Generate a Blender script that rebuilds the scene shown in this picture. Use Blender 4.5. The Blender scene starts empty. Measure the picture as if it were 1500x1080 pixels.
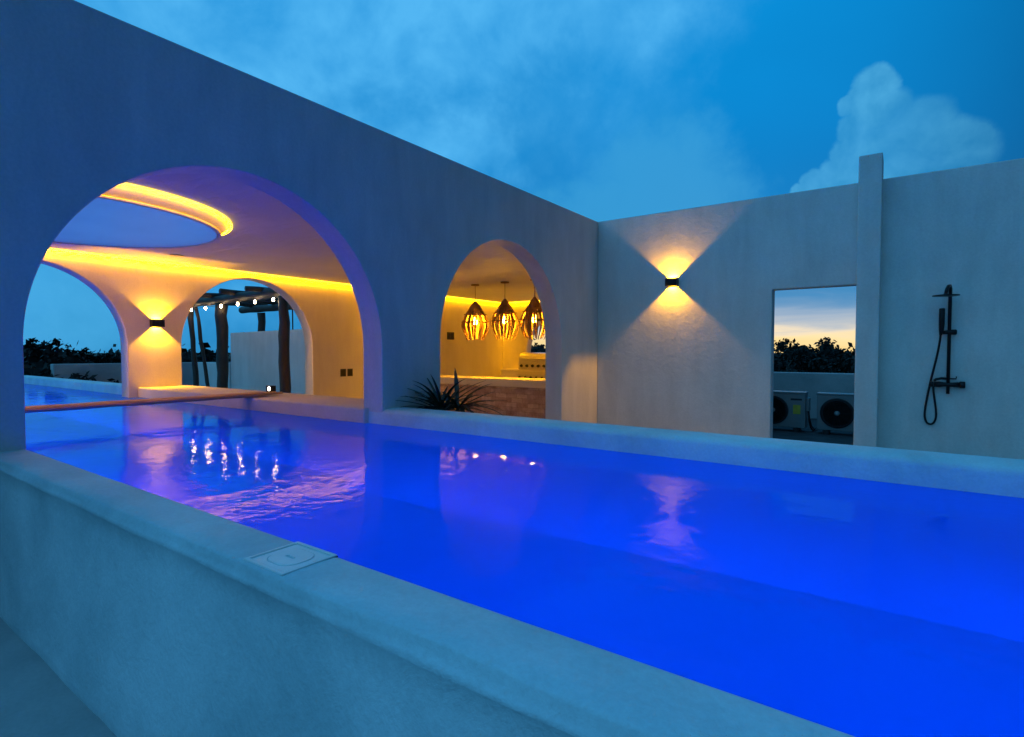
import bpy, bmesh, math, random
from mathutils import Vector, Matrix
R = math.radians
rnd = random.Random(7)
S = bpy.context.scene
COL = S.collection

# ------------------------------------------------------------------ helpers
def link(name, me, mat=None, parent=None, smooth=False):
    o = bpy.data.objects.new(name, me)
    COL.objects.link(o)
    if mat is not None:
        me.materials.append(mat)
    if parent is not None:
        o.parent = parent
    if smooth:
        for p in me.polygons:
            p.use_smooth = True
    return o

def obj(name, bm, mat, parent=None, smooth=False, bevel=0.0, seg=2):
    me = bpy.data.meshes.new(name)
    bmesh.ops.recalc_face_normals(bm, faces=bm.faces)
    bm.to_mesh(me); bm.free()
    o = link(name, me, mat, parent, smooth)
    if bevel:
        b = o.modifiers.new('bevel', 'BEVEL'); b.width = bevel; b.segments = seg
        b.limit_method = 'ANGLE'; b.angle_limit = R(40)
    return o

def tag(o, label, cat, group=None):
    o['label'] = label; o['category'] = cat
    if group: o['group'] = group
    return o

def thing(name, label, cat, loc=(0, 0, 0), rz=0, group=None):
    o = bpy.data.objects.new(name, None); COL.objects.link(o)
    o.location = loc; o.rotation_euler = (0, 0, rz); o.empty_display_size = .1
    return tag(o, label, cat, group)

def struct(o, kind='structure'):
    o['kind'] = kind; return o

def dup(root, loc, rz, label, scale=1.0):
    r = root.copy(); COL.objects.link(r); r.location = loc; r.rotation_euler = (0, 0, rz)
    r.scale = (scale, scale, scale); r['label'] = label
    for ch in list(root.children):
        c = ch.copy(); COL.objects.link(c); c.parent = r
        for g in list(ch.children):
            d = g.copy(); COL.objects.link(d); d.parent = c
    return r

def box(bm, x0, x1, y0, y1, z0, z1):
    v = [bm.verts.new(p) for p in ((x0,y0,z0),(x1,y0,z0),(x1,y1,z0),(x0,y1,z0),(x0,y0,z1),(x1,y0,z1),(x1,y1,z1),(x0,y1,z1))]
    for f in ((3,2,1,0),(4,5,6,7),(0,1,5,4),(1,2,6,5),(2,3,7,6),(3,0,4,7)):
        bm.faces.new([v[i] for i in f])
    return bm

def bxm(*a):
    return box(bmesh.new(), *a)

def ring(bm, c, u, w, r, n):
    return [bm.verts.new(c + u*(r*math.cos(2*math.pi*i/n)) + w*(r*math.sin(2*math.pi*i/n))) for i in range(n)]

def tube(bm, pts, radii, n=10, cap=True):
    pts = [Vector(p) for p in pts]
    if not isinstance(radii, (list, tuple)): radii = [radii]*len(pts)
    prev = None; first = None; u = None
    for i, p in enumerate(pts):
        t = (pts[min(i+1, len(pts)-1)] - pts[max(i-1, 0)]).normalized()
        if u is None:
            u = t.orthogonal().normalized()
        else:
            u = (u - t*u.dot(t)).normalized()
        w = t.cross(u)
        r = ring(bm, p, u, w, radii[i], n)
        if prev:
            for k in range(n):
                bm.faces.new((prev[k], prev[(k+1) % n], r[(k+1) % n], r[k]))
        else: first = r
        prev = r
    if cap:
        bm.faces.new(list(reversed(first))); bm.faces.new(prev)
    return bm

def lathe(bm, prof, n=24, c=(0, 0, 0), axis='z'):
    rows = []
    for r, h in prof:
        row = []
        for i in range(n):
            a = 2*math.pi*i/n
            x, y = r*math.cos(a), r*math.sin(a)
            if axis == 'z': p = (c[0]+x, c[1]+y, c[2]+h)
            elif axis == 'y': p = (c[0]+x, c[1]+h, c[2]+y)
            else: p = (c[0]+h, c[1]+x, c[2]+y)
            row.append(bm.verts.new(p))
        rows.append(row)
    for a, b in zip(rows, rows[1:]):
        for i in range(n):
            bm.faces.new((a[i], a[(i+1) % n], b[(i+1) % n], b[i]))
    for row in (rows[0], rows[-1]):
        try: bm.faces.new(row)
        except ValueError: pass
    return bm

def slab(loops, t0, t1, axis):
    """Extrude a 2-D outline with holes. axis 'x': loop = (y, z); axis 'y': loop = (x, z); axis 'z': loop = (x, y)."""
    bm = bmesh.new()
    def P(a, b, t):
        return (t, a, b) if axis == 'x' else (a, t, b) if axis == 'y' else (a, b, t)
    ed0, ed1 = [], []
    for lp in loops:
        v0 = [bm.verts.new(P(a, b, t0)) for a, b in lp]
        v1 = [bm.verts.new(P(a, b, t1)) for a, b in lp]
        n = len(lp)
        for i in range(n):
            j = (i+1) % n
            ed0.append(bm.edges.new((v0[i], v0[j]))); ed1.append(bm.edges.new((v1[i], v1[j])))
            bm.faces.new((v0[i], v0[j], v1[j], v1[i]))
    if len(loops) == 1:
        bm.faces.new(v0); bm.faces.new(list(reversed(v1)))
    else:
        bmesh.ops.triangle_fill(bm, use_beauty=True, edges=ed0)
        bmesh.ops.triangle_fill(bm, use_beauty=True, edges=ed1)
    return bm

def arch(a0, a1, zb, spring, n=40):
    """arched opening from zb up: left bottom, left jamb, semicircle, right jamb, right bottom"""
    c, r = (a0+a1)/2, (a1-a0)/2
    pts = [(a0, zb)]
    for i in range(n+1):
        t = math.pi*(1 - i/n)
        pts.append((c + r*math.cos(t), spring + r*math.sin(t)))
    pts.append((a1, zb))
    return pts

# ------------------------------------------------------------------ materials
def newmat(name):
    m = bpy.data.materials.new(name); m.use_nodes = True
    nt = m.node_tree; b = nt.nodes['Principled BSDF']
    return m, nt, b

def N(nt, t, **k):
    n = nt.nodes.new(t)
    for a, v in k.items(): setattr(n, a, v)
    return n

def pos(nt, scale=(1, 1, 1)):
    g = N(nt, 'ShaderNodeTexCoord'); m = N(nt, 'ShaderNodeMapping')
    m.inputs['Scale'].default_value = scale
    nt.links.new(g.outputs['Object'], m.inputs['Vector'])
    return m.outputs['Vector']

def noise(nt, vec, scale, detail=6, rough=.6, dist=0):
    n = N(nt, 'ShaderNodeTexNoise')
    n.inputs['Scale'].default_value = scale; n.inputs['Detail'].default_value = detail
    n.inputs['Roughness'].default_value = rough; n.inputs['Distortion'].default_value = dist
    nt.links.new(vec, n.inputs['Vector'])
    return n.outputs['Fac']

def ramp(nt, fac, stops):
    r = N(nt, 'ShaderNodeValToRGB'); e = r.color_ramp.elements
    while len(e) < len(stops): e.new(.5)
    for i, (p, c) in enumerate(stops):
        e[i].position = p; e[i].color = (*c, 1) if len(c) == 3 else c
    nt.links.new(fac, r.inputs['Fac'])
    return r.outputs['Color']

def mixc(nt, f, a, b, mode='MIX'):
    m = N(nt, 'ShaderNodeMix', data_type='RGBA', blend_type=mode)
    for s, v in ((m.inputs[0], f), (m.inputs[6], a), (m.inputs[7], b)):
        if hasattr(v, 'links'): nt.links.new(v, s)
        else: s.default_value = v if not isinstance(v, tuple) else (*v, 1)[:4]
    return m.outputs[2]

def bump(nt, b, h, strength, dist):
    n = N(nt, 'ShaderNodeBump')
    n.inputs['Strength'].default_value = strength; n.inputs['Distance'].default_value = dist
    nt.links.new(h, n.inputs['Height']); nt.links.new(n.outputs['Normal'], b.inputs['Normal'])

def plaster(name, lo, hi, rough=.75, scale=1.0, streak=True, bs=.35, ripple=False, spread=(.36, .66)):
    m, nt, b = newmat(name)
    p = pos(nt)
    big = noise(nt, p, .9*scale, 7, .62, .4)
    if streak:
        s = noise(nt, pos(nt, (2.2, 2.2, .45)), 1.6*scale, 6, .6, .3)
        mm = N(nt, 'ShaderNodeMath', operation='MULTIPLY_ADD')
        nt.links.new(s, mm.inputs[0]); mm.inputs[1].default_value = .55
        m2 = N(nt, 'ShaderNodeMath', operation='MULTIPLY'); nt.links.new(big, m2.inputs[0]); m2.inputs[1].default_value = .45
        nt.links.new(m2.outputs[0], mm.inputs[2]); big = mm.outputs[0]
    c = ramp(nt, big, [(spread[0], lo), (spread[1], hi)])
    fine = noise(nt, p, 38*scale, 4, .7)
    c2 = ramp(nt, fine, [(.3, (.88, .88, .88)), (.7, (1, 1, 1))])
    nt.links.new(mixc(nt, 1.0, c, c2, 'MULTIPLY'), b.inputs['Base Color'])
    b.inputs['Roughness'].default_value = rough; b.inputs['Specular IOR Level'].default_value = .25
    hh = N(nt, 'ShaderNodeMath', operation='MULTIPLY_ADD')
    med = noise(nt, p, 5.5*scale, 6, .6, .6)
    nt.links.new(med, hh.inputs[0]); hh.inputs[1].default_value = 1.0
    f2 = N(nt, 'ShaderNodeMath', operation='MULTIPLY'); nt.links.new(fine, f2.inputs[0]); f2.inputs[1].default_value = .28
    nt.links.new(f2.outputs[0], hh.inputs[2]); h = hh.outputs[0]
    if ripple:
        w = noise(nt, pos(nt, (.7, 2.6, 1)), 1.3, 3, .5, 1.2)
        h3 = N(nt, 'ShaderNodeMath', operation='MULTIPLY_ADD'); nt.links.new(w, h3.inputs[0]); h3.inputs[1].default_value = 5.0
        nt.links.new(h, h3.inputs[2]); h = h3.outputs[0]
    bump(nt, b, h, bs, .02)
    return m

def plain(name, col, rough=.5, metal=0.0, var=.15, nscale=12, bs=.1):
    m, nt, b = newmat(name)
    f = noise(nt, pos(nt), nscale, 5, .6)
    lo = tuple(c*(1-var) for c in col); hi = tuple(min(1, c*(1+var)) for c in col)
    nt.links.new(ramp(nt, f, [(.35, lo), (.65, hi)]), b.inputs['Base Color'])
    b.inputs['Roughness'].default_value = rough; b.inputs['Metallic'].default_value = metal
    if bs: bump(nt, b, f, bs, .01)
    return m

def wood(name, lo, hi, axis_scale=(1, 12, 12), rough=.65):
    m, nt, b = newmat(name)
    f = noise(nt, pos(nt, axis_scale), 2.0, 7, .65, .8)
    nt.links.new(ramp(nt, f, [(.3, lo), (.7, hi)]), b.inputs['Base Color'])
    b.inputs['Roughness'].default_value = rough
    bump(nt, b, f, .5, .01)
    return m

def emit(name, col, s):
    m, nt, b = newmat(name)
    b.inputs['Base Color'].default_value = (.8, .8, .8, 1)
    b.inputs['Emission Color'].default_value = (*col, 1); b.inputs['Emission Strength'].default_value = s
    return m

WARM = (1.0, .42, .0001)
M = {}
M['wall'] = plaster('plaster_wall', (.61, .585, .555), (.75, .725, .69), bs=.28)
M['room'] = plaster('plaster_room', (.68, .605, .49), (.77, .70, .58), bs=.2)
M['ceil'] = plaster('plaster_ceiling', (.66, .64, .61), (.72, .70, .67), bs=.3, streak=False, ripple=True)
M['ceil2'] = plaster('plaster_collar', (.66, .64, .61), (.74, .72, .69), bs=.15, streak=False)
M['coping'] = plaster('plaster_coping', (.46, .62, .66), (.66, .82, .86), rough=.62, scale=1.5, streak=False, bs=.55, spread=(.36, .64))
M['basin'] = plaster('plaster_basin', (.70, .72, .72), (.78, .79, .79), bs=.1, streak=False)
M['floor'] = plaster('cement_floor', (.36, .38, .38), (.52, .53, .52), rough=.6, scale=1.2, streak=False, bs=.3)
M['deck'] = plaster('cement_deck', (.60, .56, .50), (.70, .66, .60), streak=False, bs=.2)
M['black'] = plain('black_metal', (.012, .012, .014), .35, .6, .2)
M['dark'] = plain('dark_plastic', (.015, .015, .017), .5)
M['ac'] = plain('painted_casing', (.22, .24, .24), .45, 0, .06, 4, .02)
M['sticker'] = plain('yellow_sticker', (.62, .50, .05), .5, 0, .1)
M['steel'] = plain('brushed_steel', (.62, .60, .56), .3, .85, .08, 30)
M['log'] = wood('log_bark', (.020, .014, .010), (.060, .040, .028), (6, 6, 1.0))
M['logx'] = wood('log_beam', (.020, .014, .010), (.065, .043, .030), (.8, 8, 8))
M['plank'] = wood('plank_wood', (.30, .17, .10), (.48, .30, .19), (14, 1, 14))
M['cane'] = wood('cane_strip', (.16, .075, .03), (.42, .22, .09), (10, 10, 1.2))
M['cap'] = wood('cane_cap', (.13, .06, .025), (.30, .15, .06), (10, 10, 1.2))
M['leaf'] = plain('dark_leaf', (.016, .026, .015), .45, 0, .4, 9)
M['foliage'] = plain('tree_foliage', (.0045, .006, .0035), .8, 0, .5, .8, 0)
M['bark'] = wood('tree_bark', (.05, .035, .025), (.11, .08, .06), (4, 4, 1))
M['ground'] = plain('forest_ground', (.035, .045, .022), .95, 0, .4, .05, 0)
M['led'] = emit('led_strip', WARM, 225)
M['ledring'] = emit('led_ring', WARM, 42)
M['cover'] = emit('frosted_cover', (1, .62, .02), 2.2)
M['lens'] = emit('lamp_lens', (1, .55, .06), 170)
M['bulb'] = emit('warm_bulb', (1, .44, .012), 900)
M['festoon'] = emit('festoon_bulb', (1, .74, .42), 60)
M['spot'] = emit('white_lens', (1, .93, .8), 12)
M['poollens'] = emit('pool_lamp_lens', (0, .07, 1), 30)

# brick facing
m, nt, b = newmat('stacked_stone')
v = N(nt, 'ShaderNodeTexBrick'); v.offset = .5
tc = N(nt, 'ShaderNodeTexCoord'); mp = N(nt, 'ShaderNodeMapping'); mp.inputs['Rotation'].default_value = (R(90), 0, 0)
nt.links.new(tc.outputs['Object'], mp.inputs['Vector']); nt.links.new(mp.outputs['Vector'], v.inputs['Vector'])
v.inputs['Scale'].default_value = 1.0; v.inputs['Brick Width'].default_value = .32; v.inputs['Row Height'].default_value = .11
v.inputs['Mortar Size'].default_value = .006; v.inputs['Color1'].default_value = (.30, .17, .13, 1); v.inputs['Color2'].default_value = (.62, .47, .39, 1)
v.inputs['Mortar'].default_value = (.22, .15, .12, 1)
nz = noise(nt, pos(nt), 5, 5, .7)
nt.links.new(mixc(nt, .45, v.outputs['Color'], ramp(nt, nz, [(.35, (.20, .11, .09)), (.65, (.72, .56, .46))])), b.inputs['Base Color'])
b.inputs['Roughness'].default_value = .85
bump(nt, b, v.outputs['Fac'], -.6, .01)
M['brick'] = m

m, nt, b = newmat('frosted_panel')
tl = N(nt, 'ShaderNodeBsdfTranslucent'); mx = N(nt, 'ShaderNodeMixShader'); mx.inputs[0].default_value = .12
fz = noise(nt, pos(nt), 1.2, 3, .5)
nt.links.new(ramp(nt, fz, [(.3, (.84, .56, .94)), (.7, (.92, .62, 1.0))]), tl.inputs['Color'])
b.inputs['Base Color'].default_value = (.5, .6, .8, 1); b.inputs['Roughness'].default_value = .35
nt.links.new(tl.outputs[0], mx.inputs[1]); nt.links.new(b.outputs[0], mx.inputs[2]); nt.links.new(mx.outputs[0], nt.nodes['Material Output'].inputs['Surface'])
M['frost'] = m

# water: clear dielectric sheet, the basin below shows through
m, nt, b = newmat('pool_water'); nt.nodes.remove(b)
out = nt.nodes['Material Output']
tr = N(nt, 'ShaderNodeBsdfTransparent'); tr.inputs['Color'].default_value = (.04, .40, .97, 1)
gl = N(nt, 'ShaderNodeBsdfGlossy'); gl.inputs['Roughness'].default_value = .012; gl.inputs['Color'].default_value = (1, 1, 1, 1)
fr = N(nt, 'ShaderNodeFresnel'); fr.inputs['IOR'].default_value = 1.34
mx = N(nt, 'ShaderNodeMixShader')
n1 = noise(nt, pos(nt, (1, 1.0, 1)), 2.2, 3, .5, .4)
n2 = noise(nt, pos(nt, (1.0, 1.0, 1)), 11, 3, .5, .3)
ad = N(nt, 'ShaderNodeMath', operation='MULTIPLY_ADD'); nt.links.new(n2, ad.inputs[0]); ad.inputs[1].default_value = .24; nt.links.new(n1, ad.inputs[2])
bp = N(nt, 'ShaderNodeBump'); bp.inputs['Strength'].default_value = .20; bp.inputs['Distance'].default_value = .035
nt.links.new(ad.outputs[0], bp.inputs['Height'])
for s in (gl, fr): nt.links.new(bp.outputs['Normal'], s.inputs['Normal'])
fp = N(nt, 'ShaderNodeMath', operation='POWER'); nt.links.new(fr.outputs[0], fp.inputs[0]); fp.inputs[1].default_value = 1.35; fh = N(nt, 'ShaderNodeMath', operation='MULTIPLY'); nt.links.new(fp.outputs[0], fh.inputs[0]); fh.inputs[1].default_value = .72; nt.links.new(fh.outputs[0], mx.inputs[0]); tl = N(nt, 'ShaderNodeBsdfTranslucent'); tl.inputs['Color'].default_value = (.06, .55, .95, 1)
nt.links.new(bp.outputs['Normal'], tl.inputs['Normal'])
murk = N(nt, 'ShaderNodeMixShader'); murk.inputs[0].default_value = .66
nt.links.new(tr.outputs[0], murk.inputs[1]); nt.links.new(tl.outputs[0], murk.inputs[2])
nt.links.new(murk.outputs[0], mx.inputs[1]); nt.links.new(gl.outputs[0], mx.inputs[2])
nt.links.new(mx.outputs[0], out.inputs['Surface'])
M['water'] = m

# ------------------------------------------------------------------ camera
f_px = 803.0
yaw = math.atan2(571, f_px); pitch = math.atan2(514.3-540, f_px)
cam = bpy.data.cameras.new('camera'); co = bpy.data.objects.new('camera', cam); COL.objects.link(co)
cam.lens = f_px/1500*36; cam.sensor_width = 36; cam.clip_start = .05; cam.clip_end = 5000
co.location = (0, 0, 1.6)
co.rotation_euler = (R(90)+pitch, 0, yaw)
S.camera = co

def ray(px, py):
    x = (px-750)/f_px; z = -(py-540)/f_px; y = 1.0
    c, s = math.cos(pitch), math.sin(pitch)
    y2 = y*c - z*s; z2 = y*s + z*c
    c, s = math.cos(yaw), math.sin(yaw)
    return Vector((x*c - y2*s, x*s + y2*c, z2)).normalized()

# ------------------------------------------------------------------ sky
w = bpy.data.worlds.new('World'); S.world = w; w.use_nodes = True
nt = w.node_tree; bg = nt.nodes['Background']
tc = N(nt, 'ShaderNodeTexCoord'); D = tc.outputs['Generated']
def vmath(op, a, b_=None, sc=None):
    n = N(nt, 'ShaderNodeVectorMath', operation=op)
    for i, v in enumerate((a, b_)):
        if v is None: continue
        if hasattr(v, 'links'): nt.links.new(v, n.inputs[i])
        else: n.inputs[i].default_value = v
    if sc is not None: n.inputs['Scale'].default_value = sc
    return n
def math_(op, a, b_=None, clamp=False):
    n = N(nt, 'ShaderNodeMath', operation=op); n.use_clamp = clamp
    for i, v in enumerate((a, b_)):
        if v is None: continue
        if hasattr(v, 'links'): nt.links.new(v, n.inputs[i])
        else: n.inputs[i].default_value = v
    return n.outputs[0]
def smooth(v, a, b_):
    n = N(nt, 'ShaderNodeMapRange', interpolation_type='SMOOTHSTEP')
    nt.links.new(v, n.inputs[0]); n.inputs[1].default_value = a; n.inputs[2].default_value = b_
    return n.outputs[0]
def wnoise(vec, scale, detail=6, rough=.55, dist=0):
    return noise(nt, vec, scale, detail, rough, dist)
sep = N(nt, 'ShaderNodeSeparateXYZ'); nt.links.new(D, sep.inputs[0]); EL = sep.outputs['Z']
# direction jittered by noise for billowing outlines
nzc = N(nt, 'ShaderNodeTexNoise'); nt.links.new(D, nzc.inputs['Vector']); nzc.inputs['Scale'].default_value = 9; nzc.inputs['Detail'].default_value = 7; nzc.inputs['Roughness'].default_value = .6
jit = vmath('SUBTRACT', nzc.outputs['Color'], (.5, .5, .5)).outputs[0]
def jdir(amount):
    return vmath('NORMALIZE', vmath('ADD', D, vmath('SCALE', jit, sc=amount).outputs[0]).outputs[0]).outputs[0]
J1, J2 = jdir(.045), jdir(.22)
def blob(vec, px, rad_px, soft):
    d = vmath('DOT_PRODUCT', vec, tuple(ray(*px))).outputs['Value']
    a = math.atan(rad_px/f_px)
    return smooth(d, math.cos(a*(1+soft)), math.cos(a*(1-soft)))
def blobmax(vec, lst, soft):
    acc = None
    for px, r in lst:
        v_ = blob(vec, px, r, soft)
        acc = v_ if acc is None else math_('MAXIMUM', acc, v_)
    return acc
# clear dusk blue, paler near the horizon; unseen zenith brightened for the coping
base = ramp(nt, EL, [(0.0, (.006, .20, .46)), (.10, (.004, .225, .56)), (.30, (0.0, .235, .62)), (.62, (.002, .30, .74)), (.80, (.06, .44, .92)), (1.0, (.09, .50, .98))])
lum = wnoise(D, 2.2, 4, .5, .3)
base = mixc(nt, 1.0, base, ramp(nt, lum, [(.35, (.84, .85, .88)), (.65, (.96, .98, 1.0))]), 'MULTIPLY')
# broad pale veil of cloud high up
veil = blobmax(J2, [((330, 0), 150), ((470, 40), 190), ((600, 140), 150), ((700, 10), 190), ((-200, -200), 500), ((860, -120), 160)], .55)
vn = wnoise(D, 4.2, 8, .6, .15)
veil = math_('MULTIPLY', veil, ramp(nt, vn, [(.36, (.45,)*3), (.47, (.82,)*3), (.60, (1.0,)*3)]), True)
Ds = vmath('ADD', D, (-.02, .0, .03)).outputs[0]
vr = relief2 = None
va_ = wnoise(D, 6, 6, .55, .3); vb_ = wnoise(Ds, 6, 6, .55, .3)
vr = math_('ADD', math_('MULTIPLY', math_('SUBTRACT', va_, vb_), 3.0), .62, True)
c = mixc(nt, math_('MULTIPLY', veil, .95), base, mixc(nt, vr, (.03, .33, .75), (.095, .49, .92)))
# cumulus tower on the right
cum = blobmax(J1, [((1280, 130), 22), ((1264, 150), 18), ((1240, 158), 10), ((1240, 190), 15), ((1288, 180), 36), ((1262, 225), 34), ((1228, 222), 12), ((1222, 252), 19), ((1192, 266), 15), ((1172, 284), 12), ((1340, 200), 42), ((1395, 225), 38), ((1300, 250), 52), ((1428, 205), 18), ((1230, 290), 34)], .17)
fadeR = math_('ADD', math_('MULTIPLY', blob(J2, (1215, 190), 170, .65), .62), math_('MULTIPLY', blob(J2, (1260, 200), 250, .5), .38))
cn = wnoise(D, 14, 7, .6, .4)
Ds = vmath('ADD', D, (-.012, -.004, .014)).outputs[0]
def relief(scale, k):  # light and shade of the billows
    a_ = wnoise(D, scale, 6, .55, .3); b2 = wnoise(Ds, scale, 6, .55, .3)
    return math_('ADD', math_('MULTIPLY', math_('SUBTRACT', a_, b2), k), .62, True)
cr_ = relief(11, 2.3)
cum = math_('MULTIPLY', math_('MULTIPLY', cum, fadeR), ramp(nt, cn, [(.3, (.62,)*3), (.6, (1.0,)*3)]))
c = mixc(nt, math_('MULTIPLY', cum, .92), c, mixc(nt, cr_, (.012, .25, .56), (.075, .42, .76)))
# low pale patch over the wall corner and one beyond the far arch
low = blobmax(J2, [((960, 300), 90), ((880, 330), 60), ((140, 450), 52), ((110, 430), 40), ((620, 420), 60)], .6)
c = mixc(nt, math_('MULTIPLY', low, .55), c, (.06, .40, .74))
# sunset band low over the trees behind the wall
az = vmath('NORMALIZE', vmath('MULTIPLY', D, (1, 1, 0)).outputs[0]).outputs[0]
g0 = ray(1150, 514); g0 = Vector((g0.x, g0.y, 0)).normalized()
azm = smooth(vmath('DOT_PRODUCT', az, tuple(g0)).outputs['Value'], math.cos(R(40)), math.cos(R(20)))
st = N(nt, 'ShaderNodeMapping'); st.inputs['Scale'].default_value = (3, 3, 26); nt.links.new(D, st.inputs['Vector'])
bn = wnoise(st.outputs['Vector'], 1.6, 6, .55, .5)
e2 = math_('ADD', EL, math_('MULTIPLY', math_('SUBTRACT', bn, .5), .055))
sun = ramp(nt, e2, [(0.0, (.98, .70, .28)), (.022, (1.0, .80, .42)), (.032, (.88, .76, .56)), (.042, (.50, .56, .60)), (.056, (.32, .45, .60)), (.072, (.14, .33, .56)), (.095, (.04, .26, .54))])
c = mixc(nt, math_('MULTIPLY', azm, smooth(EL, .150, .085)), c, sun)
# eastern half of the dome, mostly out of view, dimmed to darken the arch wall
c = mixc(nt, smooth(sep.outputs['X'], -.10, .42), c, mixc(nt, 1.0, c, (.05, .15, .22), 'MULTIPLY'))
# southern sky, out of view, brightened as added fill for the facing walls
mn = N(nt, 'ShaderNodeMath', operation='MULTIPLY'); nt.links.new(sep.outputs['Y'], mn.inputs[0]); mn.inputs[1].default_value = -1.0
c = mixc(nt, smooth(mn.outputs[0], .05, .7), c, mixc(nt, 1.0, c, (.072, .20, .27), 'ADD'))
# faint physical twilight added to the whole dome
sk = N(nt, 'ShaderNodeTexSky', sky_type='NISHITA'); sk.sun_disc = False
SUN_EL, SUN_AZ = R(1.5), math.atan2(g0.x, g0.y)
sk.sun_elevation = SUN_EL; sk.sun_rotation = SUN_AZ
c = mixc(nt, 1.0, c, mixc(nt, 1.0, sk.outputs['Color'], (.0015, .0015, .002), 'MULTIPLY'), 'ADD')
nt.links.new(c, bg.inputs['Color']); bg.inputs['Strength'].default_value = 1.0

sd = bpy.data.lights.new('sun', 'SUN'); sd.energy = .06; sd.angle = R(12); sd.color = (1, .80, .55)
so = bpy.data.objects.new('sun', sd); COL.objects.link(so)
so.rotation_euler = Vector((g0.x, g0.y, math.tan(R(4)))).to_track_quat('Z', 'Y').to_euler()

# ------------------------------------------------------------------ constants
XW, XW2 = -5.08, -5.43       # arch wall faces
XF, XF2 = -11.95, -12.29     # rear wall faces
YE, YE2 = 10.15, 10.40       # patio wall
YB = 16.2                    # kitchen back wall
ZC = 3.37                    # ceiling
ZT = 4.22                    # wall top
ZW = .715                    # water level
YI, YO = 1.17, 4.45          # pool inner edges

# ------------------------------------------------------------------ ground
bm = bmesh.new(); k = 2500
bm.faces.new([bm.verts.new(p) for p in ((-k, -k, -6), (k, -k, -6), (k, k, -6), (-k, k, -6))])
struct(obj('ground', bm, M['ground']))
struct(obj('terrace_floor', bxm(-26, 9, -12, 26, -.4, 0), M['floor']))

M['floor_shade'] = plain('shaded_roof', (.045, .045, .048), .9, 0, .3, 3)  # dark colour stands in for shade on the floor around the air conditioners
struct(obj('shade_sheet', bxm(-4.9, 6.2, YE2+.1, 14.58, .001, .006), M['floor_shade']))

# ------------------------------------------------------------------ pool
pool = thing('swimming_pool', 'long raised plaster swimming pool glowing blue, running under the big arch', 'swimming pool', (0, YI, 0))
def P(o):   # keep world coordinates under an offset parent
    o.matrix_parent_inverse = Matrix.Translation(o.parent.location).inverted() if o.parent.rotation_euler[2] == 0 else Matrix.Identity(4)
    return o
def sweep(profile, x0, x1, n, amp, seed):
    from mathutils import noise as mn
    bm = bmesh.new(); rows = []
    for i in range(n+1):
        x = x0 + (x1-x0)*i/n; row = []
        for j, (y, z, k_) in enumerate(profile):
            q = Vector((x*1.7+seed, j*.35, seed)); q2 = Vector((x*7+seed, j*.8, seed*2))
            d1 = mn.noise(q)*amp*k_ + mn.noise(q2)*amp*.35*k_
            d2 = mn.noise(q+Vector((9, 3, 1)))*amp*k_*.6 + mn.noise(q2+Vector((4, 1, 7)))*amp*.25*k_
            row.append(bm.verts.new((x, y+d1, z+d2)))
        rows.append(row)
    for a, b_ in zip(rows, rows[1:]):
        for j in range(len(profile)):
            k2 = (j+1) % len(profile)
            bm.faces.new((a[j], a[k2], b_[k2], b_[j]))
    bm.faces.new(rows[0]); bm.faces.new(list(reversed(rows[-1])))
    return bm
pf = [(.862, -.1, .2), (.866, .05, 1), (.885, .3, 1), (.905, .55, 1), (.922, .76, 1), (.932, .838, .8), (.920, .850, .9), (.928, .862, 1.0),
      (.940, .875, 1.0), (.945, .892, .9), (.958, .899, .6), (1.02, .901, .4), (1.10, .900, .3), (1.150, .899, .2), (1.163, .895, .15), (1.170, .884, .1), (1.170, .6, 0), (1.170, -.12, 0)]
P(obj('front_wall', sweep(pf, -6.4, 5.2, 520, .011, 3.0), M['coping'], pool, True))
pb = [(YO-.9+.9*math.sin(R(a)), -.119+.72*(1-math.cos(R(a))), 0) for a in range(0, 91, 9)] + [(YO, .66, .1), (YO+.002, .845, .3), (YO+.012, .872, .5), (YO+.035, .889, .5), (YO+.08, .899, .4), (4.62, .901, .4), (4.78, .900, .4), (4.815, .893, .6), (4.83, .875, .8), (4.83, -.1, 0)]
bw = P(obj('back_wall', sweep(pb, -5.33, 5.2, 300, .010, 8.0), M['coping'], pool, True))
e = bw.modifiers.new('edges', 'EDGE_SPLIT'); e.split_angle = R(55)
pb2 = [(4.405, -.12, 0), (4.405, .872, .1), (4.412, .892, .2), (4.43, .898, .2), (5.29, .898, .1), (5.31, .885, .2), (5.31, -.1, 0)]
P(obj('deck_ledge', sweep(pb2, XF+.004, -5.334, 120, .006, 5.0), M['deck'], pool, True))
pb3 = [(YO, -.12, 0), (YO, .872, .2), (YO+.03, .895, .3), (4.78, .898, .3), (4.83, .87, .4), (4.83, -.1, 0)]
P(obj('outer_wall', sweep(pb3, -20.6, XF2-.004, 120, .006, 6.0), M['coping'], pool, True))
P(obj('basin_floor', bxm(-20.6, 5.2, YI-.02, YO+.02, -.35, -.12), M['basin'], pool))
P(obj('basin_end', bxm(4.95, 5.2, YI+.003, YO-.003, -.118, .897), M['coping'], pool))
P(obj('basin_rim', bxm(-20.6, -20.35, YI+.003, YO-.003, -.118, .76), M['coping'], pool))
P(obj('basin_side', bxm(-20.6, -6.404, .95, YI, -.118, .897), M['coping'], pool))
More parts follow.
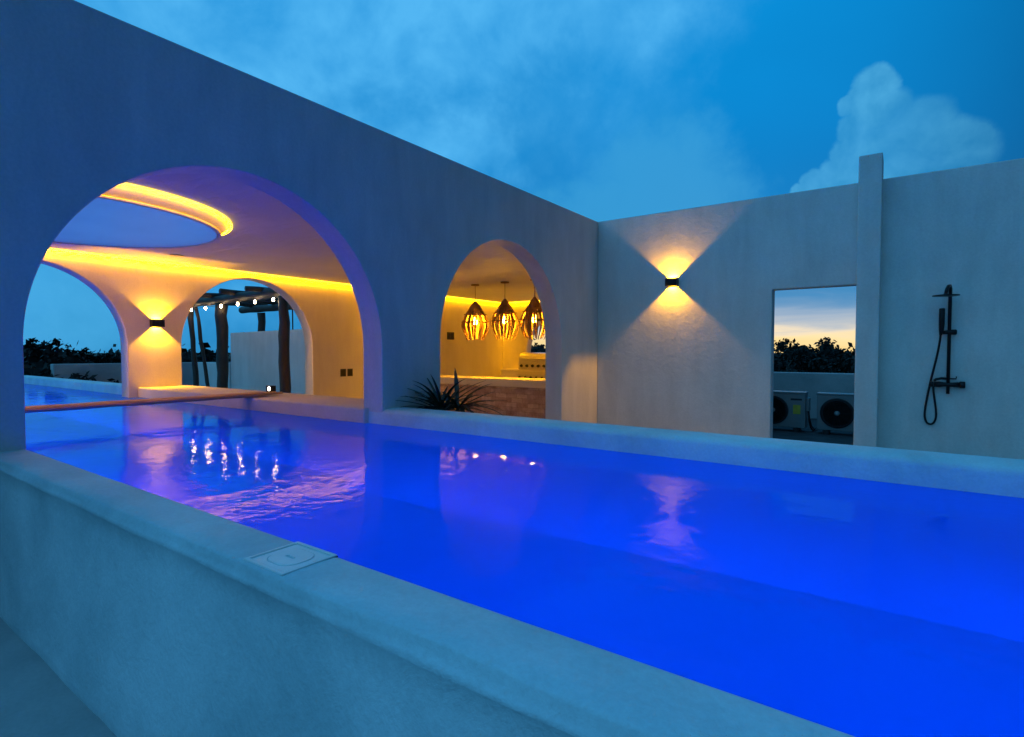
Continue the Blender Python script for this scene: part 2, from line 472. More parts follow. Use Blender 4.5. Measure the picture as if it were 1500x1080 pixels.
# underwater lamps on the near inner wall
for x in [-18.5 + 1.45*i for i in range(16)]:
    lamp = P(obj('pool_lamp', lathe(bmesh.new(), [(0, .0), (.085, .0), (.095, .012), (.095, .02), (0, .02)], 24, (x, YI+.004, .28), 'y'), M['steel'], pool, True))
    al = bpy.data.lights.new('pool_light', 'AREA'); al.shape = 'DISK'; al.size = .17; inside = x < -5.6; al.energy = 470 if inside else 180; al.color = (0, .075, 1); al.spread = R(106 if inside else 112)
    ao = bpy.data.objects.new('pool_light', al); COL.objects.link(ao)
    ao.location = (x, YI+.03, .28); ao.rotation_euler = (R(90), 0, 0); ao.rotation_euler = Vector((0, -1, 1.1 if inside else 1.0)).to_track_quat('Z', 'Y').to_euler()
    ao.parent = lamp; ao.matrix_parent_inverse = Matrix.Identity(4); ao.location = (x, YI+.03, .28)
bm = bmesh.new()
bm.faces.new([bm.verts.new(p) for p in ((-20.352, YI-.002, ZW), (4.952, YI-.002, ZW), (4.952, YO+.004, ZW), (-20.352, YO+.004, ZW))])
wme = bpy.data.meshes.new('water'); bm.to_mesh(wme); bm.free()   # face normal up
struct(link('water', wme, M['water']))

# skimmer lid set in the front coping
t = thing('skimmer_lid', 'square white skimmer cover set into the near pool coping', 'skimmer cover', (-1.675, 1.065, .8945))
bm = bmesh.new()
fr_o = [(-.115, -.105), (.115, -.105), (.115, .100), (-.115, .100)]; fr_i = [(-.100, -.090), (.100, -.090), (.100, .086), (-.100, .086)]
obj('frame', slab([fr_o, fr_i], -.004, .010, 'z'), plain('frame_plastic', (.74, .79, .78), .5, 0, .06, 6, .02), t, bevel=.002)
obj('gap_shade', slab([[(-.122, -.1058), (.1158, -.1058), (.1158, .1006), (-.122, .1006)], [(-.1152, -.1052), (.1152, -.1052), (.1152, .1002), (-.1152, .1002)]], -.004, .005, 'z'), M['dark'], t)  # dark strip painting the shadow line along the lid's left edge
lid_pts = [(-.096, -.086), (.096, -.086), (.096, .082), (-.096, .082)]
def rr(a, b_, r, n=8, cx=0, cy=0):
    o_ = []
    for sx, sy, s0 in ((1, 1, 0), (-1, 1, 90), (-1, -1, 180), (1, -1, 270)):
        for i in range(n+1):
            an = R(s0 + 90*i/n); o_.append((cx+sx*(a-r)+r*math.cos(an), cy+sy*(b_-r)+r*math.sin(an)))
    return o_
M['lid'] = plain('lid_plastic', (.80, .85, .84), .45, 0, .06, 6, .02)
obj('lid_plate', slab([lid_pts, rr(.076, .066, .055, cy=-.002)], -.006, .007, 'z'), M['lid'], t, bevel=.0015)
obj('lid_disc', slab([rr(.0725, .0625, .052, cy=-.002), rr(.024, .006, .0055, cy=-.004)], -.006, .009, 'z'), M['lid'], t, bevel=.002)
obj('finger_slot', slab([rr(.0235, .0055, .005, cy=-.004)], -.008, .001, 'z'), M['dark'], t)

# wooden plank across the pool
def warp_plank():
    bm = bmesh.new(); rows = []
    n = 26
    for i in range(n+1):
        y = 1.175 + (4.97-1.175)*i/n
        e = 1 if i < n-2 else (.8 if i == n-2 else (.62 if i == n-1 else .34))
        wv = .012*math.sin(y*2.1) + .006*math.sin(y*6.3)
        hw, hh = .135*e, .034*e
        zc = .912 + .028 * (1 if y > 4.38 else 0) * 0
        row = []
        for k_ in range(12):
            a = 2*math.pi*k_/12 + R(15)
            cx, cz = math.cos(a), math.sin(a)
            cx = math.copysign(abs(cx)**.5, cx); cz = math.copysign(abs(cz)**.5, cz)
            row.append(bm.verts.new((-8.02 + wv + hw*cx, y, zc + .026 + hh*cz + .003*math.sin(y*9+k_))))
        rows.append(row)
    for a, b_ in zip(rows, rows[1:]):
        for k_ in range(12): bm.faces.new((a[k_], a[(k_+1) % 12], b_[(k_+1) % 12], b_[k_]))
    bm.faces.new(rows[0]); bm.faces.new(rows[-1])
    return bm
pl = obj('wooden_plank', warp_plank(), M['plank'], None, True)
tag(pl, 'long reddish wooden plank laid across the pool behind the big arch', 'plank')

# small floor spotlight on the ledge
t = thing('floor_spotlight', 'tiny black lamp with glowing white lens on the tan ledge', 'spotlight', (-8.72, 5.2, .898))
obj('housing', bxm(-.075, .075, -.05, .05, .012, .115), M['black'], t, bevel=.008)
obj('base_plate', bxm(-.05, .05, -.05, .05, 0, .0115), M['black'], t)
obj('lens', lathe(bmesh.new(), [(0, 0), (.03, 0), (.034, .008), (.03, .012), (0, .012)], 16, (.035, -.0625, .064), 'y'), M['spot'], t)

# ------------------------------------------------------------------ house
house = thing('house', 'white plaster rooftop pavilion with round arches and yellow cove lights', 'building', (0, 0, 0))
big = arch(1.165, 4.458, -.3, 1.64, 64)
small = arch(5.48, 8.71, -.3, 1.72, 64)
outl = [(-3.2, -.3)] + big + small + [(YB+.3, -.3), (YB+.3, ZT), (-3.2, ZT)]
obj('arch_wall', slab([outl], XW2, XW, 'x'), M['wall'], house, bevel=.014, seg=3)
a1 = arch(1.32, 4.25, -.3, 1.69, 48); a2 = arch(5.2, 8.25, -.3, 1.70, 48)
outl = [(-3.2, -.3)] + a1 + a2 + [(YB+.3, -.3), (YB+.3, ZC+.13), (-3.2, ZC+.13)]
obj('rear_wall', slab([outl], XF2, XF, 'x'), M['room'], house, bevel=.012, seg=3)
hole = arch(-10.9, -7.9, .97, 1.5, 40)
obj('kitchen_wall', slab([[(XF+.003, -.3), (XW2-.003, -.3), (XW2-.003, ZC+.3), (XF+.003, ZC+.3)], hole], YB, YB+.3, 'y'), M['room'], house, bevel=.01)
obj('side_wall', bxm(XF+.003, XW2-.003, -3.2, -2.9, -.3, ZC+.3), M['room'], house)
circ = [(-8.55+1.80*math.cos(2*math.pi*i/96), 2.37+1.80*math.sin(2*math.pi*i/96)) for i in range(96)]
obj('ceiling', slab([[(XF+.003, -2.898), (XW2-.003, -2.898), (XW2-.003, YB-.003), (XF+.003, YB-.003)], circ], ZC, ZC+.085, 'z'), M['ceil'], house)
# cove strips where the ceiling meets rear and kitchen walls
def strip(name, prof, glow, parent, ax, t0, t1, ringc=None):
    # profile: inner top, outer top, outer bottom; the face from inner top to outer bottom glows, the outer side is its frosted cover
    bm = bmesh.new(); rows = []
    if ringc:
        n = 144
        for i in range(n):
            a = 2*math.pi*i/n
            rows.append([bm.verts.new((ringc[0]+r*math.cos(a), ringc[1]+r*math.sin(a), z)) for r, z in prof])
        rows.append(rows[0])
    else:
        for t in (t0, t1):
            rows.append([bm.verts.new((a, t, z) if ax == 'y' else (t, a, z)) for a, z in prof])
    gl_, cv = [], []
    for a, b_ in zip(rows, rows[1:]):
        for j in range(3):
            f_ = bm.faces.new((a[j], a[(j+1) % 3], b_[(j+1) % 3], b_[j])); f_.material_index = {0: 1, 1: 1, 2: 0}[j]
    me = bpy.data.meshes.new(name); bmesh.ops.recalc_face_normals(bm, faces=bm.faces); bm.to_mesh(me); bm.free()
    me.materials.append(glow); me.materials.append(M['cover'])
    return link(name, me, None, parent)
strip('led_strip', [(XF+.004, ZC-.004), (XF+.034, ZC-.004), (XF+.034, ZC-.036)], M['led'], house, 'y', -2.8, YB-.04)
strip('led_strip', [(YB-.004, ZC-.004), (YB-.034, ZC-.004), (YB-.034, ZC-.036)], M['led'], house, 'x', XF+.05, XW2-.05)
# round ceiling drop with lit flared side
CX, CY = -8.55, 2.37
drop = obj('skylight_collar', lathe(bmesh.new(), [(1.845, ZC-.004), (1.835, ZC-.03), (1.715, ZC-.135), (1.705, ZC-.142), (1.742, ZC-.145), (1.748, ZC-.155), (1.742, ZC-.170), (1.70, ZC-.175), (1.685, ZC-.165), (1.682, ZC+.10), (1.74, ZC+.105), (1.76, ZC+.085)], 120, (CX, CY, 0)), M['ceil2'], house, True)
me_ = drop.data; bm = bmesh.new(); bm.from_mesh(me_); bmesh.ops.delete(bm, geom=[f_ for f_ in bm.faces if len(f_.verts) > 4], context='FACES_ONLY'); bm.to_mesh(me_); bm.free()
e = drop.modifiers.new('edges', 'EDGE_SPLIT'); e.split_angle = R(35)
pn = bmesh.new()
pn.faces.new([pn.verts.new((CX+1.684*math.cos(2*math.pi*i/96), CY+1.684*math.sin(2*math.pi*i/96), ZC-.160)) for i in range(96)])
obj('skylight_panel', pn, M['frost'], drop)
strip('led_strip', [(1.850, ZC-.004), (1.880, ZC-.004), (1.880, ZC-.034)], M['ledring'], drop, 'z', 0, 0, (CX, CY))
obj('downlight', lathe(bmesh.new(), [(0, ZC-.004), (.11, ZC-.004), (.125, ZC-.012), (.10, ZC-.02), (0, ZC-.010)], 24, (-10.95, 4.71, 0)), M['steel'], house, True)

# ------------------------------------------------------------------ patio wall
pw = thing('patio_wall', 'tall grey plaster wall with an open doorway behind the pool', 'wall', (0, YE, 0))
o = obj('wall', slab([[(XW+.003, 0), (-1.81, 0), (-1.81, 2.64), (-.585, 2.64), (-.585, 0), (5.4, 0), (5.4, ZT), (XW+.003, ZT)]], YE, YE2, 'y'), M['wall'], pw, bevel=.016, seg=3); P(o)
P(obj('pillar', bxm(-.585, -.285, 9.88, 10.36, 0, 4.545), M['wall'], pw, bevel=.014, seg=3))

# ------------------------------------------------------------------ sconces
def sconce(label, loc, rz):
    t = thing('wall_sconce', label, 'wall lamp', loc, rz, 'up and down wall lamps')
    # local: wall behind at y = 0, lamp grows toward -y
    bm = bmesh.new()
    box(bm, -.110, -.064, -.105, -.002, -.07, .07); box(bm, .064, .110, -.105, -.002, -.07, .07)
    box(bm, -.110, .110, -.120, -.1052, -.07, .07)
    box(bm, -.0638, .0638, -.012, -.002, -.07, .07)
    obj('housing', bm, M['black'], t)
    bm = bmesh.new(); box(bm, -.063, .063, -.104, -.0125, -.004, .004)
    obj('divider', bm, M['black'], t)
    for sgn in (1, -1):
        ld = bpy.data.lights.new('sconce_light', 'POINT'); ld.energy = 165; ld.color = (1, .44, .006); ld.shadow_soft_size = .006
        lo = bpy.data.objects.new('sconce_light', ld); COL.objects.link(lo); lo.parent = t
        lo.location = (0, -.062, sgn*.0105)
        obj('lens', bxm(-.055, .055, -.095, -.020, min(sgn*.0042, sgn*.0052), max(sgn*.0042, sgn*.0052)), M['lens'], t)
    return t
sconce('black box lamp glowing on the grey wall left of the doorway', (-3.52, YE, 2.88), 0)
sconce('black box lamp on the yellow lit pillar between two far arches', (XF, 4.74, 2.14), R(90))

# switches
def plate(name, label, cat, loc, rz, w_, h_, keys):
    t = thing(name, label, cat, loc, rz)
    obj('plate', bxm(-w_/2, w_/2, -.014, -.002, -h_/2, h_/2), M['dark'], t, bevel=.004)
    for k_ in range(keys):
        cx = -w_/2 + w_*(k_+.5)/keys
        obj('key', bxm(cx-w_/keys*.36, cx+w_/keys*.36, -.020, -.0145, -h_*.36, h_*.36), M['black'], t, bevel=.002)
    return t
a = plate('light_switch', 'left one of two black switch plates on the orange wall', 'switch', (XF, 9.15, 1.03), R(90), .17, .20, 1)
b_ = plate('light_switch', 'right one of two black switch plates on the orange wall', 'switch', (XF, 9.37, 1.03), R(90), .17, .20, 1)
for q in (a, b_): q['group'] = 'switch plates beside the far arch'
plate('control_panel', 'black wall control box left of the hanging basket lamps', 'control panel', (XF, 13.36, 2.09), R(90), .34, .24, 2)

# ------------------------------------------------------------------ shower
t = thing('outdoor_shower', 'black wall shower set with looping hose on the grey wall', 'shower', (.55, YE, 1.0))
def sh(name, bm, sm=True, bev=0): return obj(name, bm, M['black'], t, sm, bev)
sh('riser_pipe', tube(bmesh.new(), [(0, -.06, -.02), (0, -.06, 1.36), (0, -.063, 1.43), (0, -.085, 1.49), (-.01, -.13, 1.53), (-.03, -.20, 1.52), (-.05, -.26, 1.47), (-.06, -.28, 1.405)], .022, 14))
sh('shower_head', lathe(bmesh.new(), [(0, 1.425), (.02, 1.42), (.03, 1.40), (.155, 1.388), (.16, 1.380), (.155, 1.374), (0, 1.374)], 32, (-.06, -.28, 0)))
mixr = sh('mixer_valve', tube(bmesh.new(), [(-.16, -.06, .115), (-.10, -.06, .115), (-.05, -.06, .115), (.05, -.06, .115), (.12, -.06, .115)], [.036, .042, .032, .032, .042], 18))
k1 = obj('knob', tube(bmesh.new(), [(.125, -.06, .115), (.135, -.06, .115), (.185, -.06, .115), (.192, -.06, .115)], [.038, .050, .050, .042], 18), M['black'], mixr, True)
k2 = obj('knob', tube(bmesh.new(), [(-.165, -.06, .115), (-.172, -.06, .115), (-.215, -.06, .115)], [.036, .042, .038], 16), M['black'], mixr, True)
obj('spout', tube(bmesh.new(), [(-.02, -.075, .20), (-.08, -.10, .205), (-.14, -.12, .19), (-.165, -.125, .165)], [.02, .019, .018, .018], 10), M['black'], mixr, True)
obj('lever', tube(bmesh.new(), [(0, -.06, .20), (.09, -.06, .20), (.092, -.06, .235)], [.011, .010, .009], 8), M['black'], mixr, True)
for sx in (-.08, .08):
    obj('wall_flange', lathe(bmesh.new(), [(0, -.035), (.014, -.035), (.016, -.012), (.03, -.010), (.03, -.002), (0, -.002)], 20, (sx, 0, .115), 'y'), M['black'], mixr, True)
sh('wall_bracket', tube(bmesh.new(), [(0, -.05, 1.30), (0, -.003, 1.30)], [.014, .022], 12))
sh('slider', tube(bmesh.new(), [(-.075, -.062, .865), (-.03, -.062, .87), (.03, -.062, .87), (.07, -.062, .87), (.085, -.062, .87)], [.026, .030, .038, .040, .032], 14))
sh('hand_shower', tube(bmesh.new(), [(-.098, -.085, .83), (-.092, -.088, .90), (-.090, -.09, 1.0), (-.090, -.09, 1.20), (-.090, -.09, 1.215)], [.018, .030, .035, .035, .030], 16))
hp = [(-.098, -.085, .84), (-.11, -.075, .70), (-.135, -.06, .52), (-.165, -.05, .35), (-.20, -.045, .15), (-.235, -.04, -.08), (-.255, -.04, -.25), (-.258, -.04, -.37), (-.235, -.04, -.45), (-.195, -.04, -.475), (-.155, -.045, -.455), (-.13, -.05, -.38), (-.13, -.05, -.27), (-.148, -.055, -.12), (-.163, -.06, .0), (-.168, -.06, .085)]
def spline(pts, n=8):
    pts = [Vector(p) for p in pts]; o_ = []
    for i in range(len(pts)-1):
        p0, p1, p2, p3 = pts[max(i-1, 0)], pts[i], pts[i+1], pts[min(i+2, len(pts)-1)]
        for k_ in range(n):
            u = k_/n
            o_.append(.5*((2*p1)+(p2-p0)*u+(2*p0-5*p1+4*p2-p3)*u*u+(3*p1-p0-3*p2+p3)*u**3))
    o_.append(pts[-1]); return o_
sh('hose', tube(bmesh.new(), spline(hp), .0145, 10))

# ------------------------------------------------------------------ air conditioners behind the doorway
def ac(label, x, y):
    t = thing('air_conditioner', label, 'air conditioner', (x, y, 0), 0, 'outdoor units behind the doorway')
    cas = bmesh.new(); box(cas, -.46, .46, .0, .34, .085, .76)
    obj('casing', cas, M['ac'], t, bevel=.012)
    obj('top_cover', bxm(-.468, .468, -.008, .348, .762, .79), M['ac'], t, bevel=.006)
    fx, fz, fr_ = -.12, .42, .265
    g = obj('fan_grille', lathe(bmesh.new(), [(fr_+.02, -.002), (fr_+.02, -.014), (fr_, -.018), (fr_-.01, -.006), (0, -.006)], 40, (fx, 0, fz), 'y'), M['dark'], t)
    gb = bmesh.new()
    for k_ in range(1, 9):
        r_ = fr_*k_/9
        lathe(gb, [(r_-.003, -.020), (r_+.003, -.020), (r_+.003, -.026), (r_-.003, -.026), (r_-.003, -.020)], 32, (fx, 0, fz), 'y')
    for k_ in range(10):
        a_ = 2*math.pi*k_/10
        tube(gb, [(fx+.03*math.cos(a_), -.019, fz+.03*math.sin(a_)), (fx+fr_*math.cos(a_), -.019, fz+fr_*math.sin(a_))], .004, 5)
    obj('guard_wires', gb, M['dark'], g)
    obj('hub', lathe(bmesh.new(), [(0, -.034), (.035, -.032), (.045, -.026), (.045, -.018), (0, -.018)], 24, (fx, 0, fz), 'y'), M['ac'], g, True)
    obj('sticker', bxm(.245, .375, -.004, -.001, .36, .54), M['sticker'], t)
    obj('name_strip', bxm(.20, .40, -.004, -.001, .63, .665), M['dark'], t)
    obj('pipe_cover', bxm(.462, .52, .06, .24, .42, .68), M['ac'], t, bevel=.01)
    obj('pipes', tube(tube(bmesh.new(), [(.50, .12, .43), (.51, .12, .25), (.54, .14, .10), (.56, .30, .03), (.56, .9, .03)], .016, 8), [(.50, .18, .43), (.515, .18, .27), (.55, .19, .12), (.60, .32, .03), (.60, .95, .03)], .011, 8), M['dark'], t, True)
    for sx in (-.3, .3):
        obj('foot', bxm(sx-.05, sx+.05, -.03, .37, .0, .084), M['dark'], t)
    return t
ac('outdoor air conditioner with round fan grille nearest the pillar', -.86, 12.0)
ac('outdoor air conditioner with yellow sticker at the left side of the doorway', -1.975, 12.0)
pr_ = obj('parapet_wall', slab([[(-4.6, 0), (6, 0), (6, 1.085), (-4.6, 1.085)]], 14.6, 14.8, 'y'), M['floor'], None, bevel=.02)
tag(pr_, 'low plaster parapet wall behind the two outdoor air conditioners', 'wall')

# ------------------------------------------------------------------ kitchen
bar = thing('bar_counter', 'bar counter faced in pinkish stacked stone seen through small arch', 'counter', (-8.7, 11.0, 0))
P(obj('countertop', bxm(XF+.01, XW2-.01, 10.86, 11.75, .722, .905), M['room'], bar, bevel=.012))
P(obj('stone_base', bxm(XF+.02, XW2-.02, 11.0, 11.65, 0, .720), M['brick'], bar))
bc = thing('back_counter', 'long pale kitchen counter under the back wall arch', 'counter', (-9, 15.4, 0))
P(obj('countertop', bxm(-11.45, XW2-.02, 15.38, YB-.004, .90, .968), M['room'], bc, bevel=.01))
P(obj('base', bxm(-11.43, XW2-.03, 15.42, YB-.006, 0, .898), M['room'], bc))
t = thing('gas_grill', 'steel gas grill with rounded lid and dark knobs on back counter', 'grill', (-9.9, 15.42, .968))
obj('body', bxm(-.82, .82, .03, .62, .002, .26), M['steel'], t, bevel=.01)
lidp = [(.03, .265), (.03, .37), (.06, .47), (.14, .55), (.28, .58), (.5, .56), (.6, .46), (.62, .265)]
lb = bmesh.new()
va = [lb.verts.new((-.80, y, z)) for y, z in lidp]; vb = [lb.verts.new((.80, y, z)) for y, z in lidp]
for i in range(len(lidp)): lb.faces.new((va[i], va[(i+1) % len(lidp)], vb[(i+1) % len(lidp)], vb[i]))
lb.faces.new(va); lb.faces.new(vb)
ld_ = obj('lid', lb, M['steel'], t, bevel=.01)
obj('handle', tube(bmesh.new(), [(-.6, .02, .36), (-.6, -.035, .36), (.6, -.035, .36), (.6, .02, .36)], .016, 10), M['steel'], ld_, True)
for k_ in range(7):
    kx = -.68 + k_*.226
    obj('knob', tube(bmesh.new(), [(kx, .028, .13), (kx, -.03, .13)], [.048, .04], 14), M['dark'], t)
pnl = obj('lower_panel', bxm(-.82, .82, -.055, -.045, -.36, -.16), M['steel'], t)
for k_ in range(7):
    kx = -.70 + k_*.226
    obj('knob', tube(bmesh.new(), [(kx, -.056, -.26), (kx, -.10, -.26)], [.045, .038], 14), M['dark'], pnl)

def pendant(label, x, first=None):
    t = thing('pendant_lamp', label, 'pendant lamp', (x, 11.4, ZC), 0, 'hanging basket lamps over the bar')
    obj('ceiling_rose', lathe(bmesh.new(), [(0, -.001), (.11, -.001), (.11, -.03), (.03, -.036), (0, -.036)], 24), M['cap'], t, True)
    obj('cord', tube(bmesh.new(), [(0, 0, -.036), (0, 0, -.44)], .007, 6), M['dark'], t)
    rs = random.Random(int(abs(x)*100))
    obj('shade_cap', lathe(bmesh.new(), [(.015, -.43), (.03, -.44), (.05, -.47), (.12, -.55), (.185, -.66), (.20, -.72), (.19, -.72), (.11, -.57), (.02, -.46)], 28), M['cap'], t, True)
    bm = bmesh.new(); n = 30
    for k_ in range(n):
        a0 = 2*math.pi*k_/n + rs.uniform(-.09, .09)
        ln = rs.uniform(.92, 1.08); tw = rs.uniform(-.22, .22); wd = rs.uniform(.5, .95)
        prev = None
        for i in range(11):
            u = i/10
            z = -.70 - .74*u*ln
            r_ = .20 + .175*math.sin(min(1, u*1.7)*math.pi*.5) - .21*max(0, u-.5)**1.5*1.9
            r_ += .012*math.sin(k_*2.3+u*5)
            a_ = a0 + tw*u
            w_ = wd*.034*(1 - .55*max(0, u-.6)/.4)
            dx, dy = math.cos(a_), math.sin(a_)
            pL = Vector((r_*dx - w_*dy, r_*dy + w_*dx, z)); pR = Vector((r_*dx + w_*dy, r_*dy - w_*dx, z))
            q = Vector((dx, dy, 0))*.007
            cur = [bm.verts.new(v_) for v_ in (pL, pR, pR-q, pL-q)]
            if prev:
                for j in range(4): bm.faces.new((prev[j], prev[(j+1) % 4], cur[(j+1) % 4], cur[j]))
            else: bm.faces.new(cur)
            prev = cur
        bm.faces.new(list(reversed(prev)))
    obj('cane_shade', bm, M['cane'], t)
    hb = bmesh.new()
    for rr_, zz in ((.375, -1.0), (.30, -.80)):
        lathe(hb, [(rr_-.006, zz-.006), (rr_+.006, zz-.006), (rr_+.006, zz+.006), (rr_-.006, zz+.006), (rr_-.006, zz-.006)], 40)
    obj('hoop', hb, M['cap'], t)
    obj('bulb', lathe(bmesh.new(), [(.0, -1.07), (.04, -1.06), (.062, -1.02), (.058, -.97), (.03, -.93), (.026, -.88), (0, -.88)], 20), M['bulb'], t, True)
    return t
pendant('cane basket pendant nearest the black control box', -9.31)
pendant('middle cane basket pendant of the three over the bar', -8.33)
pendant('cane basket pendant beside the small arch right jamb', -7.42)

# ------------------------------------------------------------------ plant by the small arch
t = thing('spiky_plant', 'dark spiky leaved plant behind the pool coping at small arch', 'plant', (-4.74, 5.22, .04))
obj('pot', lathe(bmesh.new(), [(0, 0), (.17, 0), (.22, .30), (.25, .62), (.26, .66), (.235, .66), (.22, .60), (0, .60)], 28), M['floor'], t, True)
def leaf(bm, base, az_, el, L, W_, droop):
    n = 9; prev = None; p = Vector(base); e_ = el
    for i in range(n+1):
        u = i/n
        d = Vector((math.cos(az_)*math.cos(e_), math.sin(az_)*math.cos(e_), math.sin(e_)))
        s_ = Vector((-math.sin(az_), math.cos(az_), 0))
        up = s_.cross(d)*-1
        w_ = W_*(.45+1.1*u if u < .45 else 1.0*(1-u)**.7/.55**.7*.95) + .0006
        cur = [bm.verts.new(v_) for v_ in (p - s_*w_, p + up*-.25*w_, p + s_*w_, p + up*-.25*w_ + up*-.003)]
        if prev:
            for j in range(4): bm.faces.new((prev[j], prev[(j+1) % 4], cur[(j+1) % 4], cur[j]))
        prev = cur
        p = p + d*(L/n); e_ -= droop/n
lf = bmesh.new()
for cx, cy, cz in ((-.10, 0, .84), (.16, .04, .84), (.03, -.10, .80)):
    for k_ in range(36):
        az_ = k_*2.399 + rnd.uniform(-.2, .2); el = R(rnd.uniform(10, 64)) if k_ % 2 else R(rnd.uniform(-5, 28))
        leaf(lf, (cx+.02*math.cos(az_), cy+.02*math.sin(az_), cz), az_, el, rnd.uniform(.44, .68), rnd.uniform(.022, .034), R(rnd.uniform(10, 60)))
obj('leaves', lf, M['leaf'], t)
st_ = bmesh.new()
for cx, cy, cz in ((-.10, 0, .84), (.16, .04, .84), (.03, -.10, .80)):
    tube(st_, [(cx*.5, cy*.5, .58), (cx, cy, cz)], [.03, .022], 8)
obj('stem', st_, M['bark'], t)

# ------------------------------------------------------------------ pergola, walls behind the far arch
def logpts(a_, b_, n=9, wob=.03, seed=0):
    rs = random.Random(seed); a_, b_ = Vector(a_), Vector(b_)
    return [a_.lerp(b_, i/n) + Vector((rs.uniform(-wob, wob), rs.uniform(-wob, wob), rs.uniform(-wob, wob)*.5)) for i in range(n+1)]
def log(bm, a_, b_, r, seed, n=9):
    rs = random.Random(seed+99)
    return tube(bm, logpts(a_, b_, n, .022, seed), [r*rs.uniform(.9, 1.12) for _ in range(n+1)], 12)
pg = thing('log_pergola', 'dark rough log pergola hung with lights beyond the far arch', 'pergola', (-15.9, 8.0, 0))
for i, (x, y, r, ztop) in enumerate(((-15.9, 8.0, .155, 2.93), (-12.78, 8.0, .13, 2.98), (-18.3, 10.6, .13, 2.95), (-14.2, 10.6, .13, 2.9))):
    P(obj('post', log(bmesh.new(), (x, y, 0), (x, y, ztop), r, i), M['log'], pg, True))
P(obj('beam', log(bmesh.new(), (-19.6, 8.0, 3.02), (-12.36, 8.0, 3.12), .125, 11, 14), M['logx'], pg, True))
P(obj('beam', log(bmesh.new(), (-19.6, 10.6, 3.08), (-12.36, 10.6, 3.06), .115, 12, 14), M['logx'], pg, True))
for i, x in enumerate((-18.9, -17.6, -16.3, -15.0, -13.7, -12.6)):
    P(obj('rafter', log(bmesh.new(), (x, 7.5, 3.20), (x+.1, 11.1, 3.24), .075, 20+i, 10), M['log'], pg, True))
P(obj('brace', log(bmesh.new(), (-17.45, 8.02, .02), (-17.75, 8.0, 2.92), .075, 31), M['log'], pg, True))
P(obj('brace', log(bmesh.new(), (-17.25, 8.3, .02), (-17.62, 8.12, 2.92), .05, 33), M['log'], pg, True))
sl = thing('string_lights', 'string of glowing warm bulbs hung along the log pergola beam', 'string lights', (-15.2, 7.9, 2.8))
bx_ = [-18.3, -17.38, -16.52, -15.62, -14.74, -13.88, -13.02, -12.3]
cord = []
for i in range(len(bx_)-1):
    for k_ in range(8):
        u = k_/8; cord.append((bx_[i]*(1-u)+bx_[i+1]*u, 7.86, 2.905 + .014*i - .06*math.sin(math.pi*u)))
P(obj('cord', tube(bmesh.new(), cord, .007, 6), M['dark'], sl))
for i, x in enumerate(bx_[:-1]):
    bb = P(obj('bulb', lathe(bmesh.new(), [(0, -.09), (.022, -.08), (.031, -.050), (.025, -.02), (.014, .005), (0, .005)], 14, (x, 7.86, 2.86+.014*i)), M['festoon'], sl, True))
    s_ = P(obj('socket', tube(bmesh.new(), [(x, 7.86, 2.866+.014*i), (x, 7.86, 2.912+.014*i)], .017, 8), M['dark'], sl))
ww = obj('garden_wall', slab([[(-17.35, 0), (-12.45, 0), (-12.45, 2.215), (-17.35, 2.17)]], 9.0, 9.2, 'y'), M['wall'], None, bevel=.02)
tag(ww, 'pale plaster wall behind the log posts, framed by the far arch', 'wall')
lw = obj('low_wall', bxm(-21.0, -18.6, 9.6, 9.85, 0, 1.19), M['wall'], None, bevel=.02)
tag(lw, 'small low white wall block between the dark log posts', 'wall')
mp_ = obj('metal_pole', tube(bmesh.new(), [(-16.9, 10.9, 0), (-16.9, 10.9, 3.7)], .022, 8), M['black'])
tag(mp_, 'thin dark pole rising behind the pale wall beyond far arch', 'pole')
rp = obj('roof_parapet', slab([[(5.75, -.2), (12, -.2), (12, 1.16), (5.75, 1.18)]], -22.3, -22.0, 'x'), M['floor'], None, bevel=.02)
tag(rp, 'grey rooftop parapet beyond the pool, below the dark woods', 'wall')

# ------------------------------------------------------------------ trees
def leaf_cards(bm, c, rad, n, size, rs):
    for _ in range(n):
        p = Vector((rs.gauss(0, .48), rs.gauss(0, .48), rs.gauss(0, .48)))
        q = c + Vector((p.x*rad.x, p.y*rad.y, p.z*rad.z))
        u = Vector((rs.gauss(0, 1), rs.gauss(0, 1), rs.gauss(0, 1))).normalized(); v_ = u.orthogonal().normalized()
        s_ = size*rs.uniform(.6, 1.4)
        bm.faces.new([bm.verts.new(q + u*s_*a_ + v_*s_*b_*.55) for a_, b_ in ((-1, 0), (0, -1), (1, 0), (0, 1))])
def tree(seed, H, spread, name, dens=1.0):
    rs = random.Random(seed)
    tr_ = bmesh.new()
    top = Vector((rs.uniform(-.4, .4), rs.uniform(-.4, .4), H*.72))
    tube(tr_, [(0, 0, 0), (top.x*.3, top.y*.3, H*.3), tuple(top)], [.24, .17, .06], 8)
    cr = bmesh.new()
    for k_ in range(11):
        a_ = k_*2.4 + rs.uniform(-.4, .4); z0 = H*rs.uniform(.30, .62)
        r_ = spread*rs.uniform(.35, 1.0); e_ = Vector((math.cos(a_)*r_, math.sin(a_)*r_, min(H*.95, z0 + H*rs.uniform(.10, .34))))
        tube(tr_, [(top.x*z0/H, top.y*z0/H, z0), tuple(e_*.55 + Vector((0, 0, z0*.45))), tuple(e_)], [.09, .05, .02], 6)
        sc = spread*rs.uniform(.22, .42)
        leaf_cards(cr, e_, Vector((sc, sc, sc*.62)), int(150*dens), .20, rs)
        for _ in range(3):
            off = Vector((rs.uniform(-1, 1), rs.uniform(-1, 1), rs.uniform(-.2, .8)))*sc
            leaf_cards(cr, e_+off, Vector((sc*.4, sc*.4, sc*.3)), int(50*dens), .15, rs)
    return tr_, cr
protos = []
